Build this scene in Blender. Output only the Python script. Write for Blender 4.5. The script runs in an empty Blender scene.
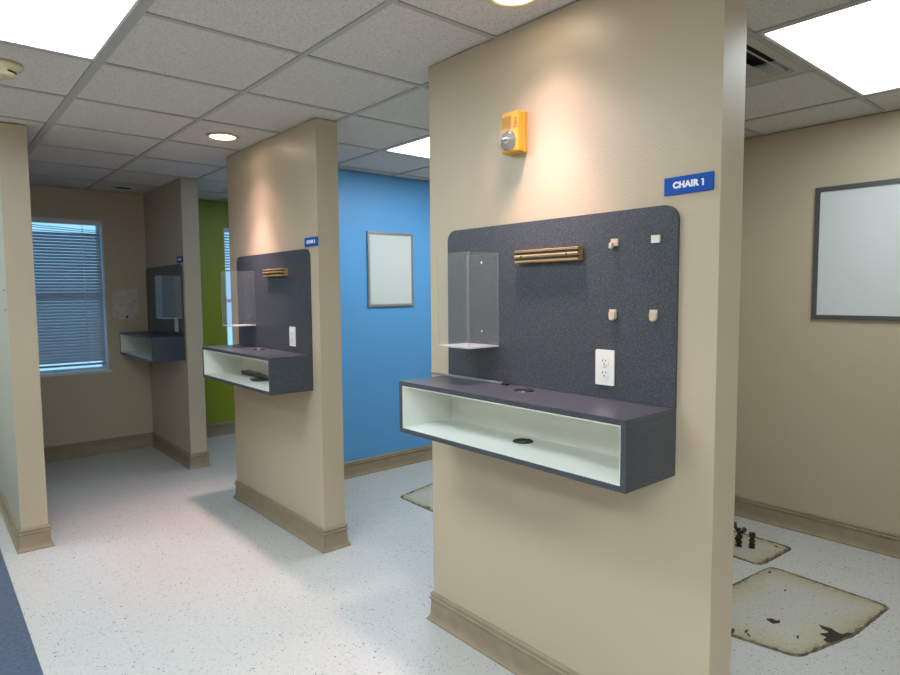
import bpy, bmesh, math, random
from mathutils import Vector, Matrix
random.seed(7)
SC = bpy.context.scene
COL = SC.collection
H = 2.44

# ------------------------------------------------------------------ materials
def mat(name, color=(.5, .5, .5), rough=.5, metal=0.0, spec=.5):
    m = bpy.data.materials.new(name); m.use_nodes = True
    b = m.node_tree.nodes['Principled BSDF']
    b.inputs['Base Color'].default_value = (*color, 1)
    b.inputs['Roughness'].default_value = rough
    b.inputs['Metallic'].default_value = metal
    b.inputs['Specular IOR Level'].default_value = spec
    return m, m.node_tree.nodes, m.node_tree.links, b

def noise(N, L, scale, detail=3.0, rough=.5, vec=None):
    n = N.new('ShaderNodeTexNoise'); n.inputs['Scale'].default_value = scale
    n.inputs['Detail'].default_value = detail; n.inputs['Roughness'].default_value = rough
    if vec is None:
        g = N.new('ShaderNodeNewGeometry'); vec = g.outputs['Position']
    L.new(vec, n.inputs['Vector'])
    return n

def ramp(N, L, src, stops):
    r = N.new('ShaderNodeValToRGB'); e = r.color_ramp.elements
    while len(e) < len(stops): e.new(.5)
    for k, (p, c) in enumerate(stops):
        e[k].position = p; e[k].color = c if len(c) == 4 else (*c, 1)
    L.new(src, r.inputs['Fac'])
    return r

def bump(N, L, b, src, strength, dist=.002):
    u = N.new('ShaderNodeBump'); u.inputs['Strength'].default_value = strength
    u.inputs['Distance'].default_value = dist
    L.new(src, u.inputs['Height']); L.new(u.outputs['Normal'], b.inputs['Normal'])

def mix(N, L, fac, a, c, mode='MIX'):
    x = N.new('ShaderNodeMix'); x.data_type = 'RGBA'; x.blend_type = mode
    for sock, v in ((x.inputs[0], fac), (x.inputs[6], a), (x.inputs[7], c)):
        if hasattr(v, 'links') or hasattr(v, 'is_linked'): L.new(v, sock)
        else: sock.default_value = v if not isinstance(v, tuple) else (*v, 1)[:4]
    return x.outputs[2]

def paint(name, color, rough=.42, tex=.22):
    m, N, L, b = mat(name, color, rough, 0, .45)
    n = noise(N, L, 135, 2.5, .45)
    bump(N, L, b, n.outputs['Fac'], tex, .0035)
    n2 = noise(N, L, 1.7, 3)
    r = ramp(N, L, n2.outputs['Fac'], [(.3, tuple(c*.965 for c in color)), (.7, color)])
    L.new(r.outputs['Color'], b.inputs['Base Color'])
    return m

M = {}
M['beige'] = paint('beige_paint', (.50, .418, .305), .36)
M['blue'] = paint('blue_paint', (.105, .35, .70), .45, .15)
M['green'] = paint('green_paint', (.28, .315, .016), .45, .15)

def m_ceiling():
    m, N, L, b = mat('ceiling_tile', (.55, .54, .515), .95, 0, .1)
    n1 = noise(N, L, 210, 2, .6); n2 = noise(N, L, 80, 3, .6)
    r1 = ramp(N, L, n1.outputs['Fac'], [(.33, (.36, .345, .325)), (.43, (.65, .63, .605))])
    r2 = ramp(N, L, n2.outputs['Fac'], [(.3, (.88, .88, .88)), (.6, (1, 1, 1))])
    L.new(mix(N, L, 1.0, r1.outputs['Color'], r2.outputs['Color'], 'MULTIPLY'), b.inputs['Base Color'])
    bump(N, L, b, n1.outputs['Fac'], .35, .003)
    return m
M['tile'] = m_ceiling()
M['tee'] = mat('ceiling_grid_metal', (.40, .39, .375), .55)[0]
M['fixture'] = mat('fixture_white', (.62, .63, .62), .4)[0]

def m_floor():
    m, N, L, b = mat('speckled_floor_tile', (.62, .615, .585), .27, 0, .5)
    g = N.new('ShaderNodeNewGeometry'); pos = g.outputs['Position']
    base = ramp(N, L, noise(N, L, 60, 3, .6, pos).outputs['Fac'], [(.3, (.54, .535, .525)), (.65, (.59, .58, .565))]).outputs['Color']
    w = N.new('ShaderNodeVectorMath'); w.operation = 'ADD'
    wn = noise(N, L, 60, 2, .5, pos)
    sc = N.new('ShaderNodeVectorMath'); sc.operation = 'SCALE'; sc.inputs['Scale'].default_value = .03
    L.new(wn.outputs['Color'], sc.inputs[0]); L.new(pos, w.inputs[0]); L.new(sc.outputs[0], w.inputs[1])
    for scale, dark, thr, lim in ((95, (.085, .11, .15), .955, .30), (130, (.22, .25, .28), .91, .36), (70, (.46, .46, .44), .90, .34)):
        v = N.new('ShaderNodeTexVoronoi'); v.inputs['Scale'].default_value = scale
        L.new(w.outputs[0], v.inputs['Vector'])
        s = N.new('ShaderNodeSeparateColor'); L.new(v.outputs['Color'], s.inputs[0])
        a = N.new('ShaderNodeMath'); a.operation = 'GREATER_THAN'; a.inputs[1].default_value = thr; L.new(s.outputs[0], a.inputs[0])
        d = N.new('ShaderNodeMath'); d.operation = 'LESS_THAN'; d.inputs[1].default_value = lim; L.new(v.outputs['Distance'], d.inputs[0])
        k = N.new('ShaderNodeMath'); k.operation = 'MULTIPLY'; L.new(a.outputs[0], k.inputs[0]); L.new(d.outputs[0], k.inputs[1])
        base = mix(N, L, k.outputs[0], base, dark)
    # seams every foot
    br = N.new('ShaderNodeTexBrick'); br.offset = 0; br.squash = 1
    br.inputs['Scale'].default_value = 1; br.inputs['Brick Width'].default_value = .305; br.inputs['Row Height'].default_value = .305
    br.inputs['Mortar Size'].default_value = .0009; br.inputs['Mortar Smooth'].default_value = .3
    mp = N.new('ShaderNodeMapping'); mp.inputs['Location'].default_value = (.19, .02, 0)
    L.new(pos, mp.inputs['Vector']); L.new(mp.outputs[0], br.inputs['Vector'])
    q = N.new('ShaderNodeMath'); q.operation = 'MULTIPLY'; q.inputs[1].default_value = .35
    L.new(br.outputs['Fac'], q.inputs[0])
    base = mix(N, L, q.outputs[0], base, (.30, .29, .27))
    L.new(base, b.inputs['Base Color'])
    return m
M['floor'] = m_floor()

def m_navy():
    m, N, L, b = mat('navy_floor_tile', (.06, .08, .125), .35)
    g = N.new('ShaderNodeNewGeometry'); pos = g.outputs['Position']
    c = ramp(N, L, noise(N, L, 55, 4, .7, pos).outputs['Fac'], [(.35, (.050, .072, .125)), (.62, (.10, .138, .215))]).outputs['Color']
    mp = N.new('ShaderNodeMapping'); mp.inputs['Rotation'].default_value = (0, 0, .6); mp.inputs['Scale'].default_value = (7, 90, 1)
    L.new(pos, mp.inputs['Vector'])
    s = ramp(N, L, noise(N, L, 1.0, 2, .5, mp.outputs[0]).outputs['Fac'], [(.70, (0, 0, 0)), (.76, (.55, .55, .55))])
    c = mix(N, L, s.outputs['Color'], c, (.42, .45, .5))
    L.new(c, b.inputs['Base Color'])
    return m
M['navy'] = m_navy()

def m_base():
    m, N, L, b = mat('tan_vinyl_base', (.3, .24, .16), .5)
    n = noise(N, L, 14, 3)
    r = ramp(N, L, n.outputs['Fac'], [(.3, (.275, .215, .142)), (.7, (.33, .26, .175))])
    L.new(r.outputs['Color'], b.inputs['Base Color'])
    return m
M['base'] = m_base()

def m_lam():
    m, N, L, b = mat('slate_laminate', (.055, .06, .078), .34, 0, .5)
    n = noise(N, L, 260, 2, .7); n2 = noise(N, L, 120, 2, .6)
    r = ramp(N, L, n.outputs['Fac'], [(.36, (.032, .038, .052)), (.5, (.050, .057, .074)), (.64, (.095, .103, .125))])
    r2 = ramp(N, L, n2.outputs['Fac'], [(.3, (.85,)*3), (.7, (1.1,)*3)])
    L.new(mix(N, L, 1.0, r.outputs['Color'], r2.outputs['Color'], 'MULTIPLY'), b.inputs['Base Color'])
    return m
M['laminate'] = m_lam()
M['liner'] = mat('white_melamine', (.82, .835, .775), .42)[0]
M['black'] = mat('black_plastic', (.012, .012, .013), .3)[0]
M['whiteplastic'] = mat('white_plastic', (.75, .75, .73), .35)[0]
M['steel'] = mat('brushed_steel', (.62, .57, .50), .35, .3)[0]
M['chrome'] = mat('chrome', (.75, .75, .76), .15, 1)[0]
M['silver'] = mat('silver_reflector', (.55, .56, .57), .2, .9)[0]
M['bluesign'] = mat('blue_sign_plastic', (.005, .08, .42), .55, 0, .25)[0]
M['lettering'] = mat('white_lettering', (.85, .87, .9), .5)[0]
M['yellow'] = mat('yellow_plastic', (.66, .37, .04), .38)[0]
M['grille'] = mat('yellow_grille', (.45, .27, .05), .5)[0]
M['redink'] = mat('red_ink', (.42, .05, .012), .5)[0]
M['cream'] = mat('cream_plastic', (.56, .48, .30), .45)[0]
M['greyframe'] = mat('grey_anodised_frame', (.13, .135, .14), .38, .6)[0]
M['silverframe'] = mat('silver_frame', (.36, .38, .39), .35, .75)[0]
M['board'] = mat('whiteboard_surface', (.60, .625, .625), .22)[0]
M['winframe'] = mat('white_window_frame', (.62, .66, .70), .4)[0]
M['ductdark'] = mat('dark_duct', (.02, .02, .02), .7)[0]
M['vent'] = mat('vent_metal', (.44, .42, .385), .5)[0]
M['paintspot'] = mat('chipped_paint', (.70, .67, .60), .7)[0]
M['pegwood'] = mat('tan_metal_hook', (.60, .47, .34), .4, .2)[0]

def m_wood():
    m, N, L, b = mat('honey_wood', (.5, .33, .12), .35)
    g = N.new('ShaderNodeNewGeometry')
    mp = N.new('ShaderNodeMapping'); mp.inputs['Scale'].default_value = (60, 5, 90); L.new(g.outputs['Position'], mp.inputs['Vector'])
    r = ramp(N, L, noise(N, L, 1, 3, .6, mp.outputs[0]).outputs['Fac'], [(.3, (.22, .145, .06)), (.7, (.40, .285, .13))])
    L.new(r.outputs['Color'], b.inputs['Base Color'])
    return m
M['wood'] = m_wood()
M['magnet'] = mat('dark_magnet_strip', (.028, .016, .009), .35)[0]
M['greystrip'] = mat('grey_strip_metal', (.22, .215, .22), .35, .3)[0]

def m_clear(name, tint=(.985, .99, .99), refl=.8, haze=.02):
    m = bpy.data.materials.new(name); m.use_nodes = True
    N, L = m.node_tree.nodes, m.node_tree.links
    N.remove(N['Principled BSDF']); out = N['Material Output']
    t = N.new('ShaderNodeBsdfTransparent'); t.inputs[0].default_value = (*tint, 1)
    g = N.new('ShaderNodeBsdfGlossy'); g.inputs['Roughness'].default_value = .0; g.inputs[0].default_value = (.95, .97, 1, 1)
    d = N.new('ShaderNodeBsdfDiffuse'); d.inputs[0].default_value = (.7, .75, .78, 1)
    lw = N.new('ShaderNodeLayerWeight'); lw.inputs[0].default_value = .5
    f = N.new('ShaderNodeMath'); f.operation = 'POWER'; f.inputs[1].default_value = 4; L.new(lw.outputs['Facing'], f.inputs[0])
    k = N.new('ShaderNodeMath'); k.operation = 'MULTIPLY_ADD'; k.inputs[1].default_value = .5*refl; k.inputs[2].default_value = .035*refl; L.new(f.outputs[0], k.inputs[0])
    x = N.new('ShaderNodeMixShader'); L.new(k.outputs[0], x.inputs[0]); L.new(t.outputs[0], x.inputs[1]); L.new(g.outputs[0], x.inputs[2])
    y = N.new('ShaderNodeMixShader'); y.inputs[0].default_value = haze; L.new(x.outputs[0], y.inputs[1]); L.new(d.outputs[0], y.inputs[2])
    L.new(y.outputs[0], out.inputs['Surface'])
    return m
M['acrylic'] = m_clear('clear_acrylic', haze=.025)
M['acrylicedgeglint'] = m_clear('acrylic_edge_highlight', (.95, .97, .97), 1.0, .12)  # whiter haze paints the highlights along the plate edges
M['acrylicbottomglint'] = m_clear('acrylic_bottom_highlight', (.8, .84, .85), 1.0, .45)  # bottom plate whitened so its edge carries a painted highlight
M['lens'] = m_clear('clear_lens', (.95, .95, .97), 1.3, .08)
M['glass'] = m_clear('window_glass', (.88, .95, .97), .8, .01)

def m_emit(name, color, s):
    m = bpy.data.materials.new(name); m.use_nodes = True
    N, L = m.node_tree.nodes, m.node_tree.links
    N.remove(N['Principled BSDF'])
    e = N.new('ShaderNodeEmission'); e.inputs[0].default_value = (*color, 1); e.inputs[1].default_value = s
    L.new(e.outputs[0], N['Material Output'].inputs['Surface'])
    return m
TROFFER = 10.5
M['diffuser'] = m_emit('lit_diffuser', (.82, .97, 1.04), TROFFER)
M['diffuserbay'] = m_emit('lit_diffuser_cool', (.84, .95, 1.0), TROFFER*.9)
M['diffuserfill'] = m_emit('lit_diffuser_fill', (.84, .97, 1.02), TROFFER*1.5)  # stronger emitter for the unseen panels added behind the viewpoint
M['diffusernear'] = m_emit('lit_diffuser_near', (.84, .95, 1.0), TROFFER*.66)
M['diffuserbayfill'] = m_emit('lit_diffuser_bay_fill', (.84, .95, 1.0), TROFFER*.4)  # weak emitter for the panel added out of view in the green bay
M['lamp'] = m_emit('lit_lamp', (1.0, .80, .66), 9)

def m_slat():
    m, N, L, b = mat('blind_slat', (.40, .41, .43), .5)
    t = N.new('ShaderNodeBsdfTranslucent'); t.inputs[0].default_value = (.5, .62, .75, 1)
    x = N.new('ShaderNodeMixShader'); x.inputs[0].default_value = .12
    L.new(b.outputs[0], x.inputs[1]); L.new(t.outputs[0], x.inputs[2])
    L.new(x.outputs[0], N['Material Output'].inputs['Surface'])
    return m
M['slat'] = m_slat()

def m_patch():
    m, N, L, b = mat('stained_bare_floor', (.5, .47, .38), .6)
    g = N.new('ShaderNodeNewGeometry'); pos = g.outputs['Position']
    at = N.new('ShaderNodeAttribute'); at.attribute_name = 'edge'
    n1 = noise(N, L, 26, 6, .8, pos)
    a = N.new('ShaderNodeMath'); a.operation = 'MULTIPLY_ADD'; a.inputs[1].default_value = .62; a.inputs[2].default_value = -.27; L.new(n1.outputs['Fac'], a.inputs[0])
    e = N.new('ShaderNodeMath'); e.operation = 'ADD'; L.new(at.outputs['Fac'], e.inputs[0]); L.new(a.outputs[0], e.inputs[1])
    c = ramp(N, L, e.outputs[0], [(.0, (.15, .12, .075)), (.05, (.30, .25, .16)), (.14, (.42, .385, .275)), (.35, (.455, .425, .325)), (.8, (.475, .465, .41))]).outputs['Color']
    k = ramp(N, L, noise(N, L, 60, 5, .75, pos).outputs['Fac'], [(.575, (0, 0, 0)), (.66, (.7, .7, .7))])
    c = mix(N, L, k.outputs['Color'], c, (.15, .115, .07))
    L.new(c, b.inputs['Base Color'])
    return m
M['patch'] = m_patch()
def m_grime():
    m, N, L, b = mat('rusty_grime', (.12, .085, .04), .75)
    c = ramp(N, L, noise(N, L, 30, 5, .7).outputs['Fac'], [(.35, (.05, .040, .028)), (.5, (.13, .10, .06)), (.65, (.24, .20, .13))])
    L.new(c.outputs['Color'], b.inputs['Base Color'])
    return m
M['grime'] = m_grime()
M['tar'] = mat('dark_adhesive', (.030, .014, .015), .6)[0]
def m_rust():
    m, N, L, b = mat('corroded_metal', (.05, .04, .035), .6, .5)
    c = ramp(N, L, noise(N, L, 90, 4, .7).outputs['Fac'], [(.35, (.015, .013, .014)), (.55, (.055, .04, .03)), (.7, (.17, .10, .05))])
    L.new(c.outputs['Color'], b.inputs['Base Color'])
    return m
M['rust'] = m_rust()
def m_bare():
    m, N, L, b = mat('bare_drywall', (.55, .52, .47), .8)
    c = ramp(N, L, noise(N, L, 16, 5, .7).outputs['Fac'], [(.3, (.34, .28, .22)), (.5, (.56, .53, .48))])
    L.new(c.outputs['Color'], b.inputs['Base Color'])
    return m
M['bare'] = m_bare()

# ------------------------------------------------------------------ mesh helpers
class MB:
    def __init__(s): s.bm = bmesh.new()
    def box(s, x0, x1, y0, y1, z0, z1, mi=0, bev=0, seg=2):
        t = bmesh.new()
        bmesh.ops.create_cube(t, size=1)
        for v in t.verts:
            v.co = Vector((x0 + (v.co.x+.5)*(x1-x0), y0 + (v.co.y+.5)*(y1-y0), z0 + (v.co.z+.5)*(z1-z0)))
        if bev: bmesh.ops.bevel(t, geom=t.edges[:], offset=bev, segments=seg, affect='EDGES', profile=.5)
        s.merge(t, mi); return s
    def merge(s, t, mi=0, mtx=None):
        t.verts.index_update()
        vs = [s.bm.verts.new((mtx @ v.co) if mtx else v.co) for v in t.verts]
        for f in t.faces:
            try: nf = s.bm.faces.new([vs[v.index] for v in f.verts])
            except ValueError: continue
            nf.material_index = mi if mi is not None else f.material_index; nf.smooth = f.smooth
        t.free(); return s
    def prism(s, pts, fn, d0, d1, mi=0):
        """pts: 2D outline; fn(a, b, d) -> 3D; extruded from d0 to d1"""
        A = [s.bm.verts.new(fn(a, b, d0)) for a, b in pts]; B = [s.bm.verts.new(fn(a, b, d1)) for a, b in pts]
        n = len(pts)
        for f in (A[::-1], B): s.bm.faces.new(f).material_index = mi
        for i in range(n): s.bm.faces.new([A[i], A[(i+1) % n], B[(i+1) % n], B[i]]).material_index = mi
        return s
    def tube(s, pts, r, n=10, mi=0, caps=True):
        pts = [Vector(p) for p in pts]; rings = []
        rad = r if isinstance(r, (list, tuple)) else [r]*len(pts)
        for i, p in enumerate(pts):
            d = (pts[min(i+1, len(pts)-1)] - pts[max(i-1, 0)]).normalized()
            a = d.cross(Vector((0, 0, 1)))
            if a.length < .01: a = d.cross(Vector((1, 0, 0)))
            a.normalize(); c = d.cross(a)
            rings.append([s.bm.verts.new(p + rad[i]*(a*math.cos(2*math.pi*k/n) + c*math.sin(2*math.pi*k/n))) for k in range(n)])
        for i in range(len(rings)-1):
            for k in range(n):
                f = s.bm.faces.new([rings[i][k], rings[i][(k+1) % n], rings[i+1][(k+1) % n], rings[i+1][k]]); f.material_index = mi; f.smooth = True
        if caps:
            for q in (rings[0][::-1], rings[-1]): s.bm.faces.new(q).material_index = mi
        return s
    def lathe(s, prof, fn, n=32, mi=0, smooth=True, closed=False):
        """prof: (radius, height) pairs; fn(x, y, h) -> 3D"""
        rings = []
        for r, h in prof:
            if r < 1e-6: rings.append([s.bm.verts.new(fn(0, 0, h))])
            else: rings.append([s.bm.verts.new(fn(r*math.cos(2*math.pi*k/n), r*math.sin(2*math.pi*k/n), h)) for k in range(n)])
        seq = list(zip(rings, rings[1:])) + ([(rings[-1], rings[0])] if closed else [])
        for A, B in seq:
            for k in range(n):
                k2 = (k+1) % n
                v = [A[0], B[k], B[k2]] if len(A) == 1 else ([A[k], A[k2], B[0]] if len(B) == 1 else [A[k], A[k2], B[k2], B[k]])
                f = s.bm.faces.new(v); f.material_index = mi; f.smooth = smooth
        return s
    def build(s, name, mats, parent=None, loc=None):
        bmesh.ops.recalc_face_normals(s.bm, faces=s.bm.faces[:])
        me = bpy.data.meshes.new(name); s.bm.to_mesh(me); s.bm.free()
        for m in (mats if isinstance(mats, (list, tuple)) else [mats]): me.materials.append(M[m])
        o = bpy.data.objects.new(name, me); COL.objects.link(o)
        if parent: o.parent = parent
        if loc: o.location = loc
        return o

def tag(o, label, cat, group=None):
    o['label'] = label; o['category'] = cat
    if group: o['group'] = group
    return o
def thing(name, label, cat, loc=(0, 0, 0), group=None):
    o = bpy.data.objects.new(name, None); COL.objects.link(o); o.location = loc
    o.empty_display_size = .05
    return tag(o, label, cat, group)
def struct(o): o['kind'] = 'structure'; return o
def kids(o): return [c for c in COL.objects if c.parent == o]
def copy_thing(root, loc, label, group=None):
    def rec(o, parent):
        c = o.copy(); COL.objects.link(c)
        if parent: c.parent = parent; c.matrix_parent_inverse = o.matrix_parent_inverse
        for ch in kids(o): rec(ch, c)
        return c
    r = rec(root, None); r.location = loc; r['label'] = label
    if group: r['group'] = group
    return r
def rrect(a0, a1, b0, b1, r, n=6, corners=(1, 1, 1, 1)):
    """outline of a rectangle; corners (a0b0, a1b0, a1b1, a0b1) rounded where 1"""
    out = []
    for (ca, cb, t0, on) in ((a0+r, b0+r, 180, corners[0]), (a1-r, b0+r, 270, corners[1]), (a1-r, b1-r, 0, corners[2]), (a0+r, b1-r, 90, corners[3])):
        if on:
            for k in range(n+1):
                t = math.radians(t0 + 90*k/n); out.append((ca + r*math.cos(t), cb + r*math.sin(t)))
        else:
            out.append((a0 if t0 in (180, 90) else a1, b0 if t0 in (180, 270) else b1))
    return out
onX = lambda a, b, d: (-d, a, b)          # plane facing -X: a=Y, b=Z, d=out of the wall
onXl = lambda x, y, h: (-h, x, y)
up = lambda x, y, h: (x, y, h)
down = lambda x, y, h: (x, y, -h)

def text_mesh(name, body, size, mtx, mname, parent, offset=.0, depth=.0012, spacing=1.0):
    cu = bpy.data.curves.new(name, 'FONT'); cu.body = body; cu.size = size; cu.align_x = 'CENTER'; cu.align_y = 'CENTER'
    cu.extrude = depth/2; cu.offset = offset; cu.resolution_u = 4; cu.space_character = spacing
    t = bpy.data.objects.new(name + '_curve', cu); COL.objects.link(t)
    dg = bpy.context.evaluated_depsgraph_get()
    me = bpy.data.meshes.new_from_object(t.evaluated_get(dg))
    COL.objects.unlink(t); bpy.data.objects.remove(t); bpy.data.curves.remove(cu)
    me.transform(mtx); me.name = name; me.materials.clear(); me.materials.append(M[mname])
    o = bpy.data.objects.new(name, me); COL.objects.link(o); o.parent = parent
    return o
ROTX = Matrix(((0, 0, -1, 0), (-1, 0, 0, 0), (0, 1, 0, 0), (0, 0, 0, 1)))   # reads correctly on a face looking towards -X

# ------------------------------------------------------------------ plan
T = .1355
P1 = (.843, 2.130); P2 = (3.122, 4.400); P3 = (5.399, 6.504)
WE = 6.504; XR = 2.344
XL0, XL1, YL = -1.320, -1.185, 4.289
XW, YB = -3.3, -3.2                    # far corridor wall and wall behind the viewpoint
DIV1 = (2.008, 2.130); DIV2 = (4.277, 4.400)

def wall(name, boxes, mats):
    b = MB()
    for q in boxes: b.box(*q[:6], mi=q[6] if len(q) > 6 else 0)
    return struct(b.build(name, mats))

# floor
b = MB()
def quad(b, x0, x1, y0, y1, z, mi, flip=False):
    v = [b.bm.verts.new(p) for p in ((x0, y0, z), (x1, y0, z), (x1, y1, z), (x0, y1, z))]
    f = b.bm.faces.new(v[::-1] if flip else v); f.material_index = mi
b.box(-1.410, XR+.15, YB, WE+.15, -.1, 0, 0)
b.box(-1.715, -1.410, YB, WE+.15, -.1, 0, 1)
b.box(XW, -1.715, YB, WE+.15, -.1, 0, 0)
struct(b.build('floor', ['floor', 'navy']))

# walls
wall('wall_near', [(0, T, *P1, 0, H)], 'beige')
wall('wall_middle', [(0, T, *P2, 0, H)], 'beige')
wall('wall_far', [(0, T, *P3, 0, H)], 'beige')
wall('wall_side', [(0, T, -1.43, -.15, 0, H), (T, XR, -.272, -.15, 0, H)], 'beige')
wall('wall_divider', [(T, XR, *DIV1, 0, H)], 'beige')
wall('wall_blue', [(T, XR, *DIV2, 0, H)], 'blue')
wall('wall_right', [(XR, XR+.15, YB, WE+.15, 0, H)], 'beige')
M['greyface'] = paint('pale_grey_stub_face', (.46, .48, .42), .36)  # paler, greyer colour for the stub's corridor face
stub = wall('wall_stub', [(XL0, XL1, YL, WE, 0, H)], ['beige', 'greyface'])
for p in stub.data.polygons:
    if p.normal.x < -.9: p.material_index = 1
W1 = (-1.12, -.362, .772, 2.165)       # window behind the tilted blind
W2 = (.765, 1.60, .652, 2.172)         # window in the green wall
def wall_with_hole(name, x0, x1, w, m):
    return wall(name, [(x0, w[0], WE, WE+.15, 0, H), (w[1], x1, WE, WE+.15, 0, H), (w[0], w[1], WE, WE+.15, 0, w[2]), (w[0], w[1], WE, WE+.15, w[3], H)], m)
wall_with_hole('wall_window', XL1, T*.5, W1, 'beige')
wall_with_hole('wall_green', T*.5, XR, W2, 'green')
wall('wall_corridor_end', [(XW, XL1, WE, WE+.15, 0, H)], 'beige')
wall('wall_left', [(XW-.15, XW, YB-.15, WE+.15, 0, H)], 'beige')
wall('wall_back', [(XW, XR+.15, YB-.15, YB, 0, H)], 'beige')

# baseboards: one moulded profile swept round mitred paths
PROF = [(0, 0), (.024, 0), (.024, .007), (.0175, .014), (.0125, .026), (.0105, .040), (.0085, .088), (.0095, .094), (.0150, .100), (.0150, .106), (.0085, .110), (.0085, .114), (.0125, .118), (.0105, .126), (.004, .131), (0, .131)]
def baseboard(name, path, closed=False):
    """path runs with the room on its left"""
    b = MB(); P = [Vector((x, y)) for x, y in path]; n = len(P); rings = []
    for i in range(n):
        d = []
        if i > 0 or closed: d.append((P[i]-P[i-1]).normalized())
        if i < n-1 or closed: d.append((P[(i+1) % n]-P[i]).normalized())
        nr = [Vector((-q.y, q.x)) for q in d]
        m = nr[0] if len(nr) == 1 else (nr[0]+nr[1])/(1+nr[0].dot(nr[1]))
        rings.append([b.bm.verts.new((P[i].x+m.x*o, P[i].y+m.y*o, z+.0005)) for o, z in PROF])
    k = len(PROF)
    for i in range(n if closed else n-1):
        A, B = rings[i], rings[(i+1) % n]
        for j in range(k): b.bm.faces.new([A[j], A[(j+1) % k], B[(j+1) % k], B[j]])
    if not closed: b.bm.faces.new(rings[0][::-1]); b.bm.faces.new(rings[-1])
    return struct(b.build(name, 'base'))
baseboard('baseboard_near', [(XR, DIV1[0]), (T, DIV1[0]), (T, P1[0]), (0, P1[0]), (0, P1[1]), (XR, P1[1])])
baseboard('baseboard_middle', [(XR, DIV2[0]), (T, DIV2[0]), (T, P2[0]), (0, P2[0]), (0, P2[1]), (XR, P2[1])])
baseboard('baseboard_far', [(XR, WE), (T, WE), (T, P3[0]), (0, P3[0]), (0, WE), (XL1, WE), (XL1, YL), (XL0, YL), (XL0, WE), (XW, WE)])
baseboard('baseboard_right', [(XR, -.15), (XR, DIV1[0])])
baseboard('baseboard_blue_side', [(XR, DIV1[1]), (XR, DIV2[0])])
baseboard('baseboard_green_side', [(XR, DIV2[1]), (XR, WE)])

# ceiling: 2 x 2 ft lay-in tiles on a grid
XS = [-3.3, -2.893, -2.29, -1.69, -1.087, -.472, .133, .733, 1.331, 1.931, XR+.15]
YS = [YB, -2.55, -1.94, -1.335, -.73, -.12, .485, 1.09, 1.735, 2.35, 2.955, 3.562, 4.165, 4.77, 5.375, 5.98, WE+.15]
TROF = [(-1.69, -1.087, 1.735, 2.955), (.733, 1.931, .485, 1.09), (.733, 1.931, 2.955, 3.562), (-1.69, -1.087, -1.94, -.73), (-2.893, -2.29, -.73, .485), (-2.893, -2.29, 4.165, 5.375), (.733, 1.931, 4.77, 5.375)]  # last four are unseen panels added to light corridor and bays
VENT = (.733, 1.331, 1.09, 1.735)
b = MB()
def inside(cx, cy, r): return r[0] < cx < r[1] and r[2] < cy < r[3]
for i in range(len(XS)-1):
    for j in range(len(YS)-1):
        cx, cy = (XS[i]+XS[i+1])/2, (YS[j]+YS[j+1])/2
        if any(inside(cx, cy, r) for r in TROF+[VENT]): continue
        b.box(XS[i], XS[i+1], YS[j], YS[j+1], H+.006, H+.025, 0)
for k, x in enumerate(XS[1:-1]):
    w = .019 if abs(x+1.087) < .01 else .012
    cuts = sorted((r[2], r[3]) for r in TROF if r[0] + .01 < x < r[1]-.01)
    ya = YB
    for c0, c1 in cuts + [(WE+.15, None)]:
        if c0 > ya: b.box(x-w, x+w, ya, c0, H, H+.007, 1)
        ya = c1
for j, y in enumerate(YS[1:-1]):
    for i in range(len(XS)-1):
        cx = (XS[i]+XS[i+1])/2
        if any(r[0] < cx < r[1] and r[2] + .01 < y < r[3]-.01 for r in TROF): continue
        b.box(XS[i]+.0115, XS[i+1]-.0115, y-.0115, y+.0115, H+.0008, H+.0065, 1)
b.box(XW-.2, XR+.2, YB-.2, WE+.2, H+.12, H+.15, 0)
struct(b.build('ceiling', ['tile', 'tee']))

# ------------------------------------------------------------------ ceiling fixtures
def troffer(r, label, dm):
    x0, x1, y0, y1 = r
    t = thing('ceiling_light', label, 'ceiling light', ((x0+x1)/2, (y0+y1)/2, H), 'lit ceiling panels')
    hx, hy = (x1-x0)/2-.0125, (y1-y0)/2-.0125; f = .016
    b = MB()
    for q in ((-hx, hx, -hy, -hy+f), (-hx, hx, hy-f, hy), (-hx, -hx+f, -hy+f, hy-f), (hx-f, hx, -hy+f, hy-f)): b.box(*q, .001, .012, 0, .002)
    for q in ((-hx, hx, -hy, -hy+.006), (-hx, hx, hy-.006, hy), (-hx, -hx+.006, -hy, hy), (hx-.006, hx, -hy, hy)): b.box(*q, .0125, .09, 0)
    b.build('frame', 'fixture', t)
    MB().box(-hx+f-.002, hx-f+.002, -hy+f-.002, hy-f+.002, .006, .010).build('diffuser', dm, t)
    return t
troffer(TROF[0], 'large lit ceiling panel beside the cream smoke detector', 'diffuser')
troffer(TROF[1], 'lit ceiling panel next to the slotted air vent, over the bay with the big whiteboard', 'diffusernear')
troffer(TROF[2], 'lit ceiling panel above the bay with the blue wall', 'diffuserbay')
troffer(TROF[3], 'added unseen lit panel in the corridor behind the viewpoint', 'diffuserfill')  # extra panel out of view, added as fill for the corridor
troffer(TROF[4], 'added unseen lit panel over the far side of the corridor behind the viewpoint', 'diffuserfill')  # second added panel, unseen, brightens the partition fronts
troffer(TROF[5], 'added unseen lit panel in the corridor beyond the wall stub', 'diffuser')  # panel added beyond the view for light past the stub
troffer(TROF[6], 'added hidden lit panel in the green walled bay', 'diffuserbayfill')  # added behind the middle partition to brighten the dark bay

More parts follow.
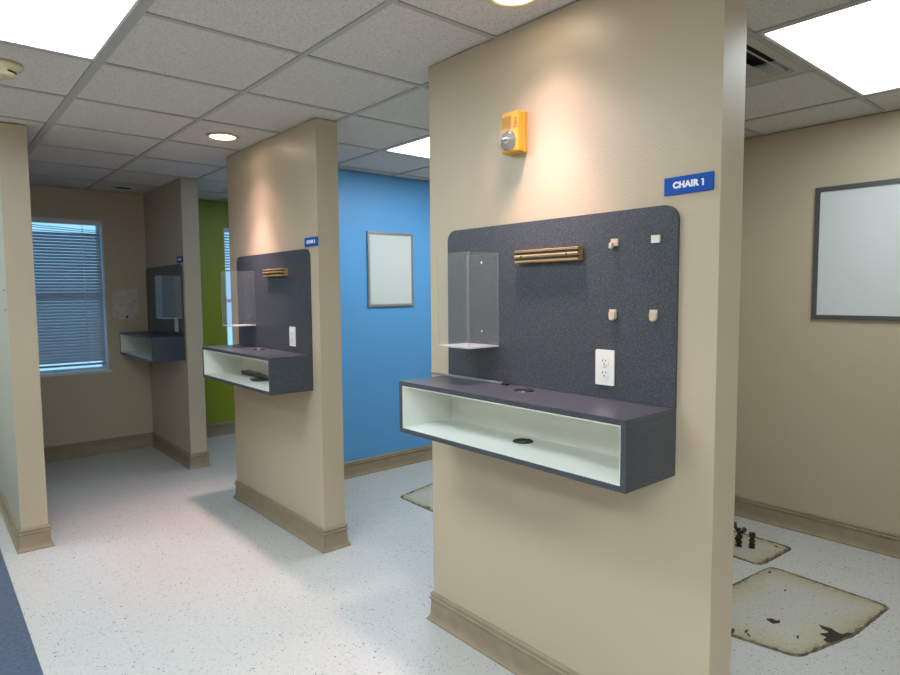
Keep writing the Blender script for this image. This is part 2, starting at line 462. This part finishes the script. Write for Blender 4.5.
def downlight(x, y, label, lit):
    t = thing('recessed_downlight', label, 'downlight', (x, y, H), 'recessed ceiling downlights')
    MB().lathe([(.098, .006), (.098, -.001), (.090, -.006), (.076, -.004), (.073, .006)], up, 40, closed=True).build('trim_ring', 'cream' if lit else 'fixture', t)
    MB().lathe([(0, -.001), (.06, -.0012), (.0745, .001), (.0745, .005), (0, .005)], up, 40).build('lamp_lens', 'lamp' if lit else 'ductdark', t)
    return t
downlight(-.235, 3.85, 'lit round downlight above the middle partition', True)
downlight(-.20, 1.44, 'lit round downlight above the nearest partition, cut off by the photo edge', True)
downlight(-.24, 6.225, 'unlit dark downlight near the window with the tilted blind', False)

def spot(x, y, power, ang, blend):
    l = bpy.data.lights.new('downlight_lamp', 'SPOT'); l.energy = power; l.color = (1.0, .68, .65)
    l.spot_size = math.radians(ang); l.spot_blend = blend; l.shadow_soft_size = .065
    o = bpy.data.objects.new('downlight_lamp', l); COL.objects.link(o); o.location = (x, y, H-.012)
    return o
SPOT_POWER = 22
for x, y, k in ((-.235, 3.85, 1.0), (-.20, 1.44, .62)):
    spot(x, y, SPOT_POWER, 108, 1.0)        # soft spill of the lamp
    spot(x, y, SPOT_POWER*3.6*k, 64, .75)    # its core beam

# smoke detectors
def detector(x, y, r, label, slot=True):
    t = thing('smoke_detector', label, 'smoke detector', (x, y, H), None)
    MB().lathe([(0, -.006), (r, -.006), (r, .006), (r*.93, .014), (r*.66, .022), (r*.62, .040), (r*.52, .048), (0, .050)], down, 40).build('housing', 'cream', t)
    if slot:
        for a0 in (200, 290, 20, 110):
            pts = [(r*.645*math.cos(math.radians(a0+q)), r*.645*math.sin(math.radians(a0+q)), -.030) for q in range(0, 61, 10)]
            MB().tube(pts, .004, 6).build('slot', 'black', t)
    return t
detector(-1.392, 3.235, .078, 'cream round smoke detector on the ceiling beside the big lit panel')
detector(.545, 5.72, .07, 'small pale smoke detector on the ceiling in front of the green wall', False)

# slotted vent
x0, x1, y0, y1 = VENT
t = thing('air_vent', 'square slotted metal air vent beside a lit ceiling panel', 'air vent', ((x0+x1)/2, (y0+y1)/2, H))
hx, hy = (x1-x0)/2-.0125, (y1-y0)/2-.0125
b = MB(); f = .045
for q in ((-hx, hx, -hy, -hy+f), (-hx, hx, hy-f, hy), (-hx, -hx+f, -hy+f, hy-f), (hx-f, hx, -hy+f, hy-f)): b.box(*q, .001, .010, 0, .002)
b.build('frame', 'vent', t)
MB().box(-hx, hx, -hy, hy, .085, .09).build('plenum', 'ductdark', t)
for r0, r1 in ((.246, .190), (.176, .120), (.104, .048)):
    b = MB(); q = [(-1, -1), (1, -1), (1, 1), (-1, 1)]
    rings = [[b.bm.verts.new((a*r, c*r, z)) for a, c in q] for r, z in ((r0, -.002), (r0-.004, .001), (r1, .040), (r1-.004, .040), (r0-.010, -.002))]
    for A, B in zip(rings, rings[1:] + rings[:1]):
        for k in range(4): b.bm.faces.new([A[k], A[(k+1) % 4], B[(k+1) % 4], B[k]])
    b.build('louvre', 'vent', t)
MB().box(-.040, .040, -.040, .040, -.001, .003, 0, .001).build('centre_plate', 'vent', t)

# ------------------------------------------------------------------ chair stations on the partitions
DY = (0.0, 2.255, 4.478)
where = ('nearest', 'middle', 'farthest')
SH0, SH1, SZ0, SZ1, SD = .962, 2.012, .925, 1.131, .262
SHW = (1.05, 1.02, 1.06)
def shelf():
    t = thing('wall_shelf', '', 'shelf', (0, SH0, SZ0), 'open fronted shelves on the partitions')
    w, h, th = SH1-SH0, SZ1-SZ0, .018
    b = MB()
    b.box(-SD, -.001, 0, w, 0, th, 0, .0008, 1); b.box(-SD, -.001, 0, w, h-th, h, 0, .0008, 1)
    b.box(-SD, -.001, 0, th, th, h-th, 0); b.box(-SD, -.001, w-th, w, th, h-th, 0)
    b.build('box', 'laminate', t)
    b = MB(); e = .003
    b.box(-SD+.0015, -.004, th, w-th, th, th+e); b.box(-SD+.0015, -.004, th, w-th, h-th-e, h-th)
    b.box(-SD+.0015, -.004, th, th+e, th+e, h-th-e); b.box(-SD+.0015, -.004, w-th-e, w-th, th+e, h-th-e)
    b.box(-.008, -.001, th, w-th, th, h-th)
    b.build('liner', 'liner', t)['label'] = 'white inside of the shelf'
    for z in (h, th+e):
        g = MB().lathe([(.0, .0008), (.030, .0008), (.031, .0032), (.036, .0032), (.038, .0005), (.038, -.002), (0, -.002)], up, 36).build('grommet', 'black', t, (-.083, .545 if z < .1 else .542, z))
        g['label'] = 'round black cable grommet'
        MB().box(-.012, .012, -.037, -.020, .0012, .0040, 0, .0008).build('cable_slot', 'ductdark', g)
    for yy, zz in ((.16, .148), (.44, .150), (.70, .152), (.885, .152)):
        MB().lathe([(0, .003), (.0035, .003), (.004, 0), (0, 0)], onXl, 14).build('screw', 'greystrip', t, (-.008, yy, zz))
    return t
def panel():
    t = MB().prism(rrect(0, SH1-SH0-.012, 0, .604, .046, 10, (0, 0, 1, 1)), onX, .0008, .0125).build('back_panel', 'laminate')
    t.location = (0, SH0, SZ1+.001)
    return tag(t, '', 'back panel', 'dark laminate panels above the shelves')
s0, p0 = shelf(), panel()
shelf_txt = ('dark slate open shelf with white inside on the nearest partition, empty',
             'dark slate open shelf on the middle partition, black tools lying inside',
             'dark slate open shelf on the farthest partition, beside the window wall')
panel_txt = ('large speckled dark panel with hooks on the nearest partition',
             'speckled dark panel on the middle partition, without hooks',
             'dark panel in shade on the farthest partition by the window wall')
for k in range(3):
    sh = s0 if k == 0 else copy_thing(s0, (0, (SH0, 3.213, 5.440)[k], SZ0), shelf_txt[k]); sh['label'] = shelf_txt[k]
    pn = p0 if k == 0 else copy_thing(p0, (0, (SH0, 3.213, 5.440)[k], SZ1+.001), panel_txt[k]); pn['label'] = panel_txt[k]
PX = -.0127      # face of the panels

# name signs
def sign(yc, zc, body, label):
    t = thing('chair_sign', label, 'sign', (-.0005, yc, zc), 'blue chair number signs')
    MB().box(-.006, 0, -.0755, .0755, -.0258, .0258, 0, .001, 1).build('plaque', 'bluesign', t)
    word, num = body.split()
    o = text_mesh('lettering', word + ('' if num == '1' else ' ' + num), .0247, Matrix.Translation((-.0066, .0075 if num == '1' else 0, 0)) @ ROTX, 'lettering', t, .0014, .001, 1.10)
    if num == '1':
        MB().prism([(-.0480, -.0096), (-.0436, -.0096), (-.0436, .0060), (-.0405, .0060), (-.0405, .0094), (-.0480, .0094)], onX, .0061, .0071).build('numeral', 'lettering', t)
sign(.9365, 1.7895, 'CHAIR 1', 'blue sign reading CHAIR 1 on the nearest partition')
sign(3.193, 1.7720, 'CHAIR 2', 'blue sign reading CHAIR 2 on the middle partition')
sign(5.476, 1.7750, 'CHAIR 3', 'blue sign reading CHAIR 3 on the farthest partition')

# magnetic tool bars
def bar():
    t = thing('mounted_tool_bar', '', 'tool bar', (PX-.0003, 1.302, 1.586), 'wooden magnetic tool bars')
    L_, h = .288, .046
    prof = [(0, 0), (.024, 0), (.028, .002), (.028, .009), (.020, .0095), (.020, .0175), (.028, .018), (.0295, .0235), (.028, .029), (.020, .0295), (.020, .0375), (.028, .038), (.028, .044), (.024, .046), (0, .046)]
    MB().prism(prof, lambda a, c, d: (-a, d, c), 0, L_).build('wooden_body', 'wood', t)
    for z in (.0097, .0297): MB().box(-.0262, -.0195, .003, L_-.003, z, z+.0076).build('magnet_strip', 'magnet', t)
    for y in (.048, L_-.034): MB().lathe([(0, .0016), (.003, .0016), (.0042, 0), (0, 0)], onXl, 16).build('screw', 'magnet', t, (-.0288, y, .023))
    return t
b0 = bar(); b0['label'] = 'wooden magnetic tool bar on the panel beside the hooks, nearest partition'
copy_thing(b0, (PX-.0003, 3.475, 1.589), 'wooden magnetic tool bar on the middle partition panel')

# outlets
def outlet():
    t = thing('wall_outlet', '', 'outlet', (PX-.0003, 1.208, 1.234), 'white wall outlets on the panels')
    MB().prism(rrect(-.036, .036, -.058, .058, .004, 3), onX, 0, .005).build('cover_plate', 'whiteplastic', t)
    for z in (.0195, -.0195):
        r = MB().prism([(.0172*math.cos(a), max(-.0135, min(.0135, .0172*math.sin(a)))+z) for a in [2*math.pi*k/28 for k in range(28)]], onX, .0045, .0072).build('receptacle', 'whiteplastic', t)
        MB().box(-.0077, -.0070, .0050, .0070, z-.001, z+.007).build('slot', 'black', r)
        MB().box(-.0077, -.0070, -.0070, -.0050, z+.000, z+.0065).build('slot', 'black', r)
        MB().tube([(-.0070, 0, z-.0075), (-.0077, 0, z-.0075)], .0026, 12).build('ground_hole', 'black', r)
    MB().lathe([(0, .0014), (.0025, .0014), (.0033, 0), (0, 0)], onXl, 14).build('screw', 'steel', t, (-.0050, 0, 0))
    return t
o0 = outlet(); o0['label'] = 'white double outlet below the hooks on the nearest partition panel'
copy_thing(o0, (PX-.0003, 3.428, 1.227), 'white double outlet on the middle partition panel')
t = thing('wall_outlet', 'white plain cover plate on the farthest dark panel, below the clear holder', 'outlet', (PX-.0003, 5.602, 1.222), 'white wall outlets on the panels')
MB().prism(rrect(-.042, .042, -.060, .060, .005, 3), onX, 0, .005).build('cover_plate', 'whiteplastic', t)
MB().box(-.0085, -.0045, -.010, .010, -.024, .024, 0, .001).build('switch', 'whiteplastic', t)

# clear acrylic holders
def holder():
    t = thing('mounted_acrylic_holder', '', 'holder', (PX-.0003, 1.70, 1.277), 'clear acrylic holders on the panels')
    d, w, h, e = .155, .18, .352, .003
    MB().box(-e, 0, 0, w, .0, h).build('back_plate', 'acrylic', t)
    MB().box(-d, -d+e, 0, w, .0, h).build('front_plate', 'acrylic', t)
    for y in (0, w-e): MB().box(-d+e, -e, y, y+e, .0, h).build('side_plate', 'acrylic', t)
    MB().box(-d, 0, 0, w, -.005, -.0002).build('bottom_plate', 'acrylicbottomglint', t)
    b = MB()
    for (x, y) in ((-d, 0), (-d, w-.002), (-.003, 0), (-.003, w-.002)): b.box(x, x+.002, y-.0003, y+.0023, 0, h)
    b.box(-d, 0, -.0004, .0022, h, h+.0012); b.box(-d, 0, w-.0022, w, h, h+.0012); b.box(-.0025, 0, 0, w, h, h+.0012); b.box(-d, -d+.0025, 0, w, h, h+.0012)
    b.build('edges', 'acrylicedgeglint', t)
    for z in (.05, .32): MB().lathe([(0, .003), (.004, .003), (.0055, 0), (0, 0)], onXl, 14).build('screw', 'chrome', t, (-.0032, w*.5, z))
    return t
h0 = holder(); h0['label'] = 'clear acrylic holder at the end of the nearest partition panel'
copy_thing(h0, (PX-.0003, 1.70+DY[1], 1.277), 'clear acrylic holder on the middle partition panel')
copy_thing(h0, (PX-.0003, 5.445, 1.285), 'clear acrylic holder on the farthest partition panel')

# hooks
def pad_mesh(b, w=.026, h=.023): return b.prism(rrect(-w/2, w/2, -h/2, h/2, .0015, 2), onX, 0, .006)
t = thing('wall_hook', 'small square metal hook with broken stub, upper hook nearer the tool bar', 'hook', (PX-.0003, 1.176, 1.637), 'small metal hooks on the nearest panel')
pad_mesh(MB()).build('backplate', 'pegwood', t)
MB().box(-.018, -.0058, .002, .0125, -.019, -.0005, 0, .002).build('stub', 'steel', t)
t = tag(pad_mesh(MB(), .028, .023).build('wall_hook', 'paintspot', None, (PX-.0003, 1.031, 1.638)), 'small pale square hook pad, upper one nearer the panel corner', 'hook', 'small metal hooks on the nearest panel')
def shield(yc, zc, label):
    t = thing('wall_hook', label, 'hook', (PX-.0003, yc, zc), 'small metal hooks on the nearest panel')
    MB().prism([(-.0125, .018), (.0125, .018), (.0125, -.008), (.007, -.0155), (0, -.018), (-.007, -.0155), (-.0125, -.008)], onX, .0, .005).build('backplate', 'steel', t)
    MB().prism([(-.011, .010), (.011, .010), (.011, -.009), (.006, -.0155), (0, -.0175), (-.006, -.0155), (-.011, -.009)], onX, .0065, .0105).build('hook_face', 'pegwood', t)
    MB().box(-.0145, -.0045, -.006, .006, -.0145, -.0085).build('neck', 'steel', t)
shield(1.180, 1.406, 'shield shaped metal hook, lower one nearer the clear holder')
shield(1.034, 1.407, 'shield shaped metal hook, lower one nearer the right panel edge')

# yellow alarm strobe
t = thing('mounted_alarm_strobe', 'yellow fire alarm strobe with clear lens high on the nearest partition', 'alarm', (0, 1.607, 2.060))
MB().box(-.022, 0, -.0425, .0425, -.073, .073, 0, .004, 3).build('base_box', 'yellow', t)
f = MB().box(-.050, -.0222, -.0415, .0415, -.072, .071, 0, .005, 3).build('front_cover', 'yellow', t)
b = MB()
for k in range(9): b.box(-.0515, -.0498, -.010, .034, .012+k*.0052, .0145+k*.0052, 0)
b.build('sounder_grille', 'grille', t)
text_mesh('lettering', 'FIRE', .021, Matrix.Translation((-.0503, -.029, .028)) @ ROTX @ Matrix.Rotation(math.radians(-90), 4, 'Z'), 'redink', t, 0, .0008)
MB().lathe([(0, .052), (.0405, .0505), (.0415, .049), (.0415, .044), (0, .044)], lambda x, y, h: (-h, x+.004, y-.030), 32).build('lens_ring', 'yellow', t)
r = MB().lathe([(.0385, .0518), (.030, .056), (.012, .062), (0, .063)], lambda x, y, h: (-h, x+.004, y-.030), 8, smooth=False).build('reflector', 'silver', t)
MB().tube([(-.066, -.012, -.030), (-.066, .020, -.030)], .0045, 12).build('flash_tube', 'greystrip', r)
MB().lathe([(.040, .050), (.040, .066), (.034, .076), (.020, .081), (0, .082)], lambda x, y, h: (-h, x+.004, y-.030), 32).build('lens', 'lens', t)

# grey strip lying along the back of the shelf
b = MB().box(-.046, -.030, 1.655, 2.085, 1.1318, 1.141, 0, .0015)
t = b.build('metal_strip', 'greystrip'); tag(t, 'thin grey metal strip lying on the nearest shelf against the panel', 'strip')
MB().box(-.0465, -.0295, 1.625, 1.6545, 1.1316, 1.139, 0, .001).build('end_clip', 'black', t)

# black things in the middle shelf
zf = SZ0+.0215
t = thing('black_wedge', 'flat black wedge lying inside the middle shelf', 'tool', (-.052, 3.85, zf))
W = lambda a, c, d: (d - .02*a, a, c)
MB().prism([(-.19, .001), (.20, .001), (.20, .026), (.10, .022), (-.19, .008)], W, -.026, .026).build('body', 'black', t)
MB().prism([(-.02, .0205), (.06, .0232), (.06, .0285), (-.02, .0265)], W, -.012, .012).build('ridge', 'greystrip', t)
b = MB(); b.tube([(-.168, 3.70, zf+.010), (-.160, 3.665, zf+.009), (-.140, 3.64, zf+.009), (-.112, 3.63, zf+.009), (-.080, 3.62, zf+.008), (-.060, 3.60, zf+.007)], [.006, .0095, .0085, .008, .007, .0055], 10)
t = tag(b.build('black_rod', 'black'), 'bent black rod lying in front of the wedge, middle shelf', 'tool')

# ------------------------------------------------------------------ whiteboards
def board(name, loc, w, h, fr, fm, label, axis):
    t = thing(name, label, 'whiteboard', loc, None)
    fn = (lambda a, c, d: (-d, a, c)) if axis == 'x' else (lambda a, c, d: (a, -d, c))
    MB().prism([(-w/2+fr*.5, -h/2+fr*.5), (w/2-fr*.5, -h/2+fr*.5), (w/2-fr*.5, h/2-fr*.5), (-w/2+fr*.5, h/2-fr*.5)], fn, .001, .009).build('writing_surface', 'board', t)
    b = MB()
    o = [(-w/2, -h/2), (w/2, -h/2), (w/2, h/2), (-w/2, h/2)]; i_ = [(-w/2+fr, -h/2+fr), (w/2-fr, -h/2+fr), (w/2-fr, h/2-fr), (-w/2+fr, h/2-fr)]
    for k in range(4):
        b.prism([o[k], o[(k+1) % 4], i_[(k+1) % 4], i_[k]], fn, .0005, .017)
    b.build('frame', fm, t)
board('whiteboard', (1.302, DIV2[0], 1.675), .462, .610, .020, 'silverframe', 'small upright whiteboard in a grey frame on the blue wall', 'y')
board('whiteboard', (XR, .805, 1.692), 1.22, .768, .026, 'greyframe', 'large whiteboard in a dark grey frame on the beige wall', 'x')

# ------------------------------------------------------------------ windows and blinds
def window(name, w):
    x0, x1, z0, z1 = w
    b = MB(); y0, y1 = WE+.085, WE+.125; f = .035
    b.box(x0, x1, y0, y1, z0, z0+f, 0); b.box(x0, x1, y0, y1, z1-f, z1, 0)
    b.box(x0, x0+f, y0, y1, z0+f, z1-f, 0); b.box(x1-f, x1, y0, y1, z0+f, z1-f, 0)
    b.box(x0+f, x1-f, y0+.002, y1-.002, (z0+z1)/2-.018, (z0+z1)/2+.018, 0)
    # lined reveal
    b.box(x0, x0+.008, WE-.001, y0, z0, z1); b.box(x1-.008, x1, WE-.001, y0, z0, z1); b.box(x0, x1, WE-.001, y0, z1-.008, z1)
    o = struct(b.build(name, 'winframe'))
    struct(MB().box(x0+f, x1-f, y0+.017, y0+.021, z0+f, z1-f).build('glass', 'glass', o))
    struct(MB().box(x0-.02, x1+.02, WE-.018, y0, z0-.012, z0+.012, 0, .003).build('sill', 'winframe', o))
    return o
window('window_1', W1); window('window_2', W2)

def slat(b, x0, x1, y, z0, z1, tilt, w=.0245):
    """one curved slat, left end height z0, right end z1, tilted closed"""
    n = 4; rows = []
    for (x, z) in ((x0, z0), (x1, z1)):
        row = []
        for k in range(n+1):
            s = (k/n-.5)*w; c = .0022*(1-(2*k/n-1)**2)
            row.append(b.bm.verts.new((x, y + s*math.cos(tilt) - c*math.sin(tilt), z + s*math.sin(tilt) + c*math.cos(tilt))))
        rows.append(row)
    for k in range(n):
        f = b.bm.faces.new([rows[0][k], rows[0][k+1], rows[1][k+1], rows[1][k]]); f.smooth = True
def blind(name, w, ztop, zbot, label, fallen, tilt=57):
    x0, x1 = w[0]+.012, w[1]-.016; y = WE+.035
    t = thing('window_blind', label, 'window blind', ((x0+x1)/2, y, w[2]), None)
    X0, X1 = x0-(x0+x1)/2, x1-(x0+x1)/2; Z = w[2]
    MB().box(X0, X1, -.018, .018, w[3]-.045-Z, w[3]-.0085-Z, 0, .003).build('headrail', 'winframe', t)
    b = MB(); z = ztop; pitch = .028
    while z > zbot+.03:
        slat(b, X0, X1, 0, z-Z, z-Z, math.radians(tilt), .031); z -= pitch
    b.build('slats', 'slat', t)
    MB().box(X0, X1, -.012, .012, zbot-Z, zbot+.018-Z, 0, .003).build('bottom_rail', 'slat', t)
    for fx in (X0+.20, X1-.145):
        MB().tube([(fx, -.0145, w[3]-.04-Z), (fx, -.0145, zbot+.01-Z)], .0022, 6).build('cord', 'lettering', t)
    for k, (za, zb) in enumerate(fallen):
        b = MB(); slat(b, X0, X1-.03, -.004, za-Z, zb-Z, math.radians(20), .026); b.build('fallen_slat', 'slat', t)
    return t
blind('blind', W1, 2.030, .835, 'closed grey blue blind with tilted top slats on the window beside the bare wall patch', ((2.110, 2.072), (2.092, 2.055), (2.062, 2.042)))
blind('blind', W2, 2.10, 1.72, 'white blind half lowered over the window in the green wall', (), 35)

# bare patch on the window wall
random.seed(3)
out = rrect(-.308, -.086, 1.252, 1.538, .035, 5)
out = [(a+random.uniform(-.004, .004), c+random.uniform(-.004, .004)) for a, c in out]
t = MB().prism(out, lambda a, c, d: (a, WE-d, c), .0004, .0035).build('bare_wall_patch', 'bare')
tag(t, 'pale bare patch with rounded corners on the wall between window and farthest shelf', 'wall patch')
MB().prism(rrect(-.197, -.180, 1.262, 1.286, .004, 3), lambda a, c, d: (a, WE-d, c), .003, .006).build('dark_hole', 'black', t)

# wall anchors on the stub
for z, lab in ((1.515, 'upper of two small screws on the side of the wall stub'), (1.400, 'lower of two small screws on the side of the wall stub')):
    tag(MB().lathe([(0, .004), (.005, .004), (.007, 0), (0, 0)], onXl, 14).build('wall_screw', 'greystrip', None, (XL0, 4.40, z)), lab, 'screw', 'screws on the wall stub')

# ------------------------------------------------------------------ old floor plates
def patch(pts, label, cuts, seed, loc, border=.03):
    random.seed(seed)
    t = thing('floor_patch', label, 'floor patch', loc, 'stained floor patches')
    def fine(pp, r):
        n = len(pp); o = []
        for i in range(n):
            p, a, c = Vector(pp[i]), Vector(pp[i-1]), Vector(pp[(i+1) % n])
            u, v = (a-p).normalized(), (c-p).normalized()
            for k in range(6):
                s = k/5; o.append(p + u*r*(1-s)**2 + v*r*s**2)
        return o
    base = fine(pts, .05); dense = []
    for i in range(len(base)):
        a, c = base[i], base[(i+1) % len(base)]; m = max(1, int((c-a).length/.02))
        dense += [a + (c-a)*k/m for k in range(m)]
    cx = sum((p.x for p in dense))/len(dense); cy = sum((p.y for p in dense))/len(dense); C = Vector((cx, cy))
    b = MB(); lay = b.bm.verts.layers.float.new('edge'); rings = []
    for d, ed in ((0, 0), (.02, .05), (.05, .16), (.09, .34), (.14, .6), (.20, .85)):
        ring = []
        for p in dense:
            v = b.bm.verts.new((*(p - (p-C).normalized()*min(d, (p-C).length*.9)), .0022)); v[lay] = ed; ring.append(v)
        rings.append(ring)
    mid = b.bm.verts.new((cx, cy, .0022)); mid[lay] = 1
    m = len(dense)
    for A, B in zip(rings, rings[1:]):
        for i in range(m): b.bm.faces.new([A[i], A[(i+1) % m], B[(i+1) % m], B[i]])
    for i in range(m): b.bm.faces.new([rings[-1][i], rings[-1][(i+1) % m], mid])
    b.build('patch_surface', 'patch', t)
    b = MB(); o1 = [b.bm.verts.new((*(p + (p-C).normalized()*(.004+random.uniform(0, .004))), .0004)) for p in dense]
    o2 = [b.bm.verts.new((*(p + (p-C).normalized()*.001), .0032)) for p in dense]
    o3 = [b.bm.verts.new((*(p - (p-C).normalized()*(border*random.uniform(.15, .55))), .0026)) for p in dense]
    n = len(dense)
    for A, B in ((o1, o2), (o2, o3)):
        for i in range(n): b.bm.faces.new([A[i], A[(i+1) % n], B[(i+1) % n], B[i]])
    b.build('grimy_edge', 'grime', t)
    for cut in cuts:
        if len(cut) != 5 or not isinstance(cut[0], float):
            MB().prism(cut, up, .0024, .0036).build('dark_tear', 'tar', t); continue
        (x, y, rx, ry, a) = cut
        m = 13; q = []
        for k in range(m):
            an = 2*math.pi*k/m; rr = random.uniform(.55, 1.15)
            px, py = rx*rr*math.cos(an), ry*rr*math.sin(an)
            q.append((x + px*math.cos(a)-py*math.sin(a), y + px*math.sin(a)+py*math.cos(a)))
        MB().prism(q, up, .0024, .0036).build('dark_tear', 'tar', t)
    return t
TEAR_A = [(1.124, 1.137), (1.146, 1.121), (1.14, 1.102), (1.157, 1.09), (1.13, 1.082), (1.104, 1.099), (1.11, 1.118)]
TEAR_B = [(1.247, .964), (1.246, .943), (1.252, .914), (1.239, .893), (1.235, .868), (1.266, .858), (1.279, .84), (1.197, .857), (1.144, .869), (1.117, .885), (1.131, .906), (1.16, .902), (1.167, .934), (1.19, .919), (1.212, .911), (1.223, .943)]
patch([(.915, .925), (1.27, .832), (1.672, .803), (1.700, 1.352), (.83, 1.44)], 'large stained floor patch with dark tears below the big whiteboard',
      [TEAR_A, TEAR_B, (.91, 1.19, .028, .010, .4), (.955, 1.15, .022, .006, .1), (.93, 1.13, .014, .006, .9), (1.62, 1.325, .014, .008, 0.), (1.47, 1.19, .010, .006, 0.), (1.07, .985, .016, .006, .3)], 5, (0, 0, 0))
patch([(1.665, 1.392), (2.045, 1.368), (2.05, 1.93), (1.69, 1.93)], 'smaller rust edged floor patch with old pipe stubs standing on it', [(1.99, 1.44, .016, .007, 1.2)], 8, (0, 0, 0), .05)
patch([(.885, 3.62), (.87, 3.10), (1.70, 3.10), (1.70, 3.80)], 'dark edged floor patch in the bay with the blue wall', [(.90, 3.30, .03, .012, 1.5), (1.02, 3.64, .05, .008, .4)], 9, (0, 0, 0))

# pipe stubs
def valve(loc, h, label, wing):
    t = thing('pipe_stub', label, 'pipe', loc, 'corroded pipe stubs in the floor')
    MB().lathe([(0, .0), (.018, .0), (.018, .006), (.012, .010), (.012, h*.55), (.017, h*.56), (.017, h*.72), (.011, h*.74), (.011, h), (0, h)], up, 14).build('pipe', 'rust', t)
    MB().lathe([(.012, h*.25), (.018, h*.25), (.018, h*.36), (.012, h*.36)], up, 6, smooth=False, closed=True).build('nut', 'rust', t)
    if wing:
        b = MB()
        b.tube([(0, 0, h-.003), (-.022, -.030, h+.014), (-.032, -.044, h+.036)], [.009, .009, .014], 10)
        b.tube([(0, 0, h-.003), (.018, .030, h+.014), (.030, .044, h+.034)], [.009, .009, .014], 10)
        b.tube([(0, 0, h-.006), (0, 0, h+.022)], .010, 10)
        b.build('valve_handle', 'rust', t)
        MB().tube([(-.030, 0, h*.62), (.026, 0, h*.62)], .011, 12).build('side_outlet', 'rust', t)
    else:
        MB().lathe([(0, h), (.018, h), (.018, h+.014), (.018, h+.022), (0, h+.022)], up, 8, smooth=False).build('cap', 'rust', t)
    return t
valve((1.835, 1.585, .0025), .085, 'corroded pipe with a winged valve, taller of the stubs on the floor patch', True)
valve((1.800, 1.640, .0025), .075, 'corroded pipe half hidden behind the nearest partition edge', True)
valve((1.868, 1.525, .0025), .065, 'short dark capped bolt standing nearest on the rust edged floor patch', False)

# ------------------------------------------------------------------ daylight
w = bpy.data.worlds.new('daylight'); SC.world = w; w.use_nodes = True
N, L = w.node_tree.nodes, w.node_tree.links
bg = N['Background']; bg.inputs[0].default_value = (.36, .68, 1.0, 1); bg.inputs[1].default_value = .85

# ------------------------------------------------------------------ camera
cd = bpy.data.cameras.new('camera'); cam = bpy.data.objects.new('camera', cd); COL.objects.link(cam)
cd.sensor_fit = 'HORIZONTAL'; cd.sensor_width = 36; cd.lens = 36*623.3156/900; cd.clip_start = .02
fw, rt, upv = Vector((.64922074, .75715539, -.07230588)), Vector((.7587653, -.65132056, -.00753327)), Vector((.05279816, .04997244, .99735405))
cam.matrix_world = Matrix(((rt.x, upv.x, -fw.x, -1.71778), (rt.y, upv.y, -fw.y, 0), (rt.z, upv.z, -fw.z, 1.482647), (0, 0, 0, 1)))
SC.camera = cam
vs = SC.view_settings
vs.view_transform = 'Standard'; vs.look = 'None'; vs.exposure = .75; vs.gamma = 1; vs.use_curve_mapping = False
SC.cycles.use_denoising = True
SC.cycles.max_bounces = 10; SC.cycles.transparent_max_bounces = 16
SC.cycles.sample_clamp_indirect = 8
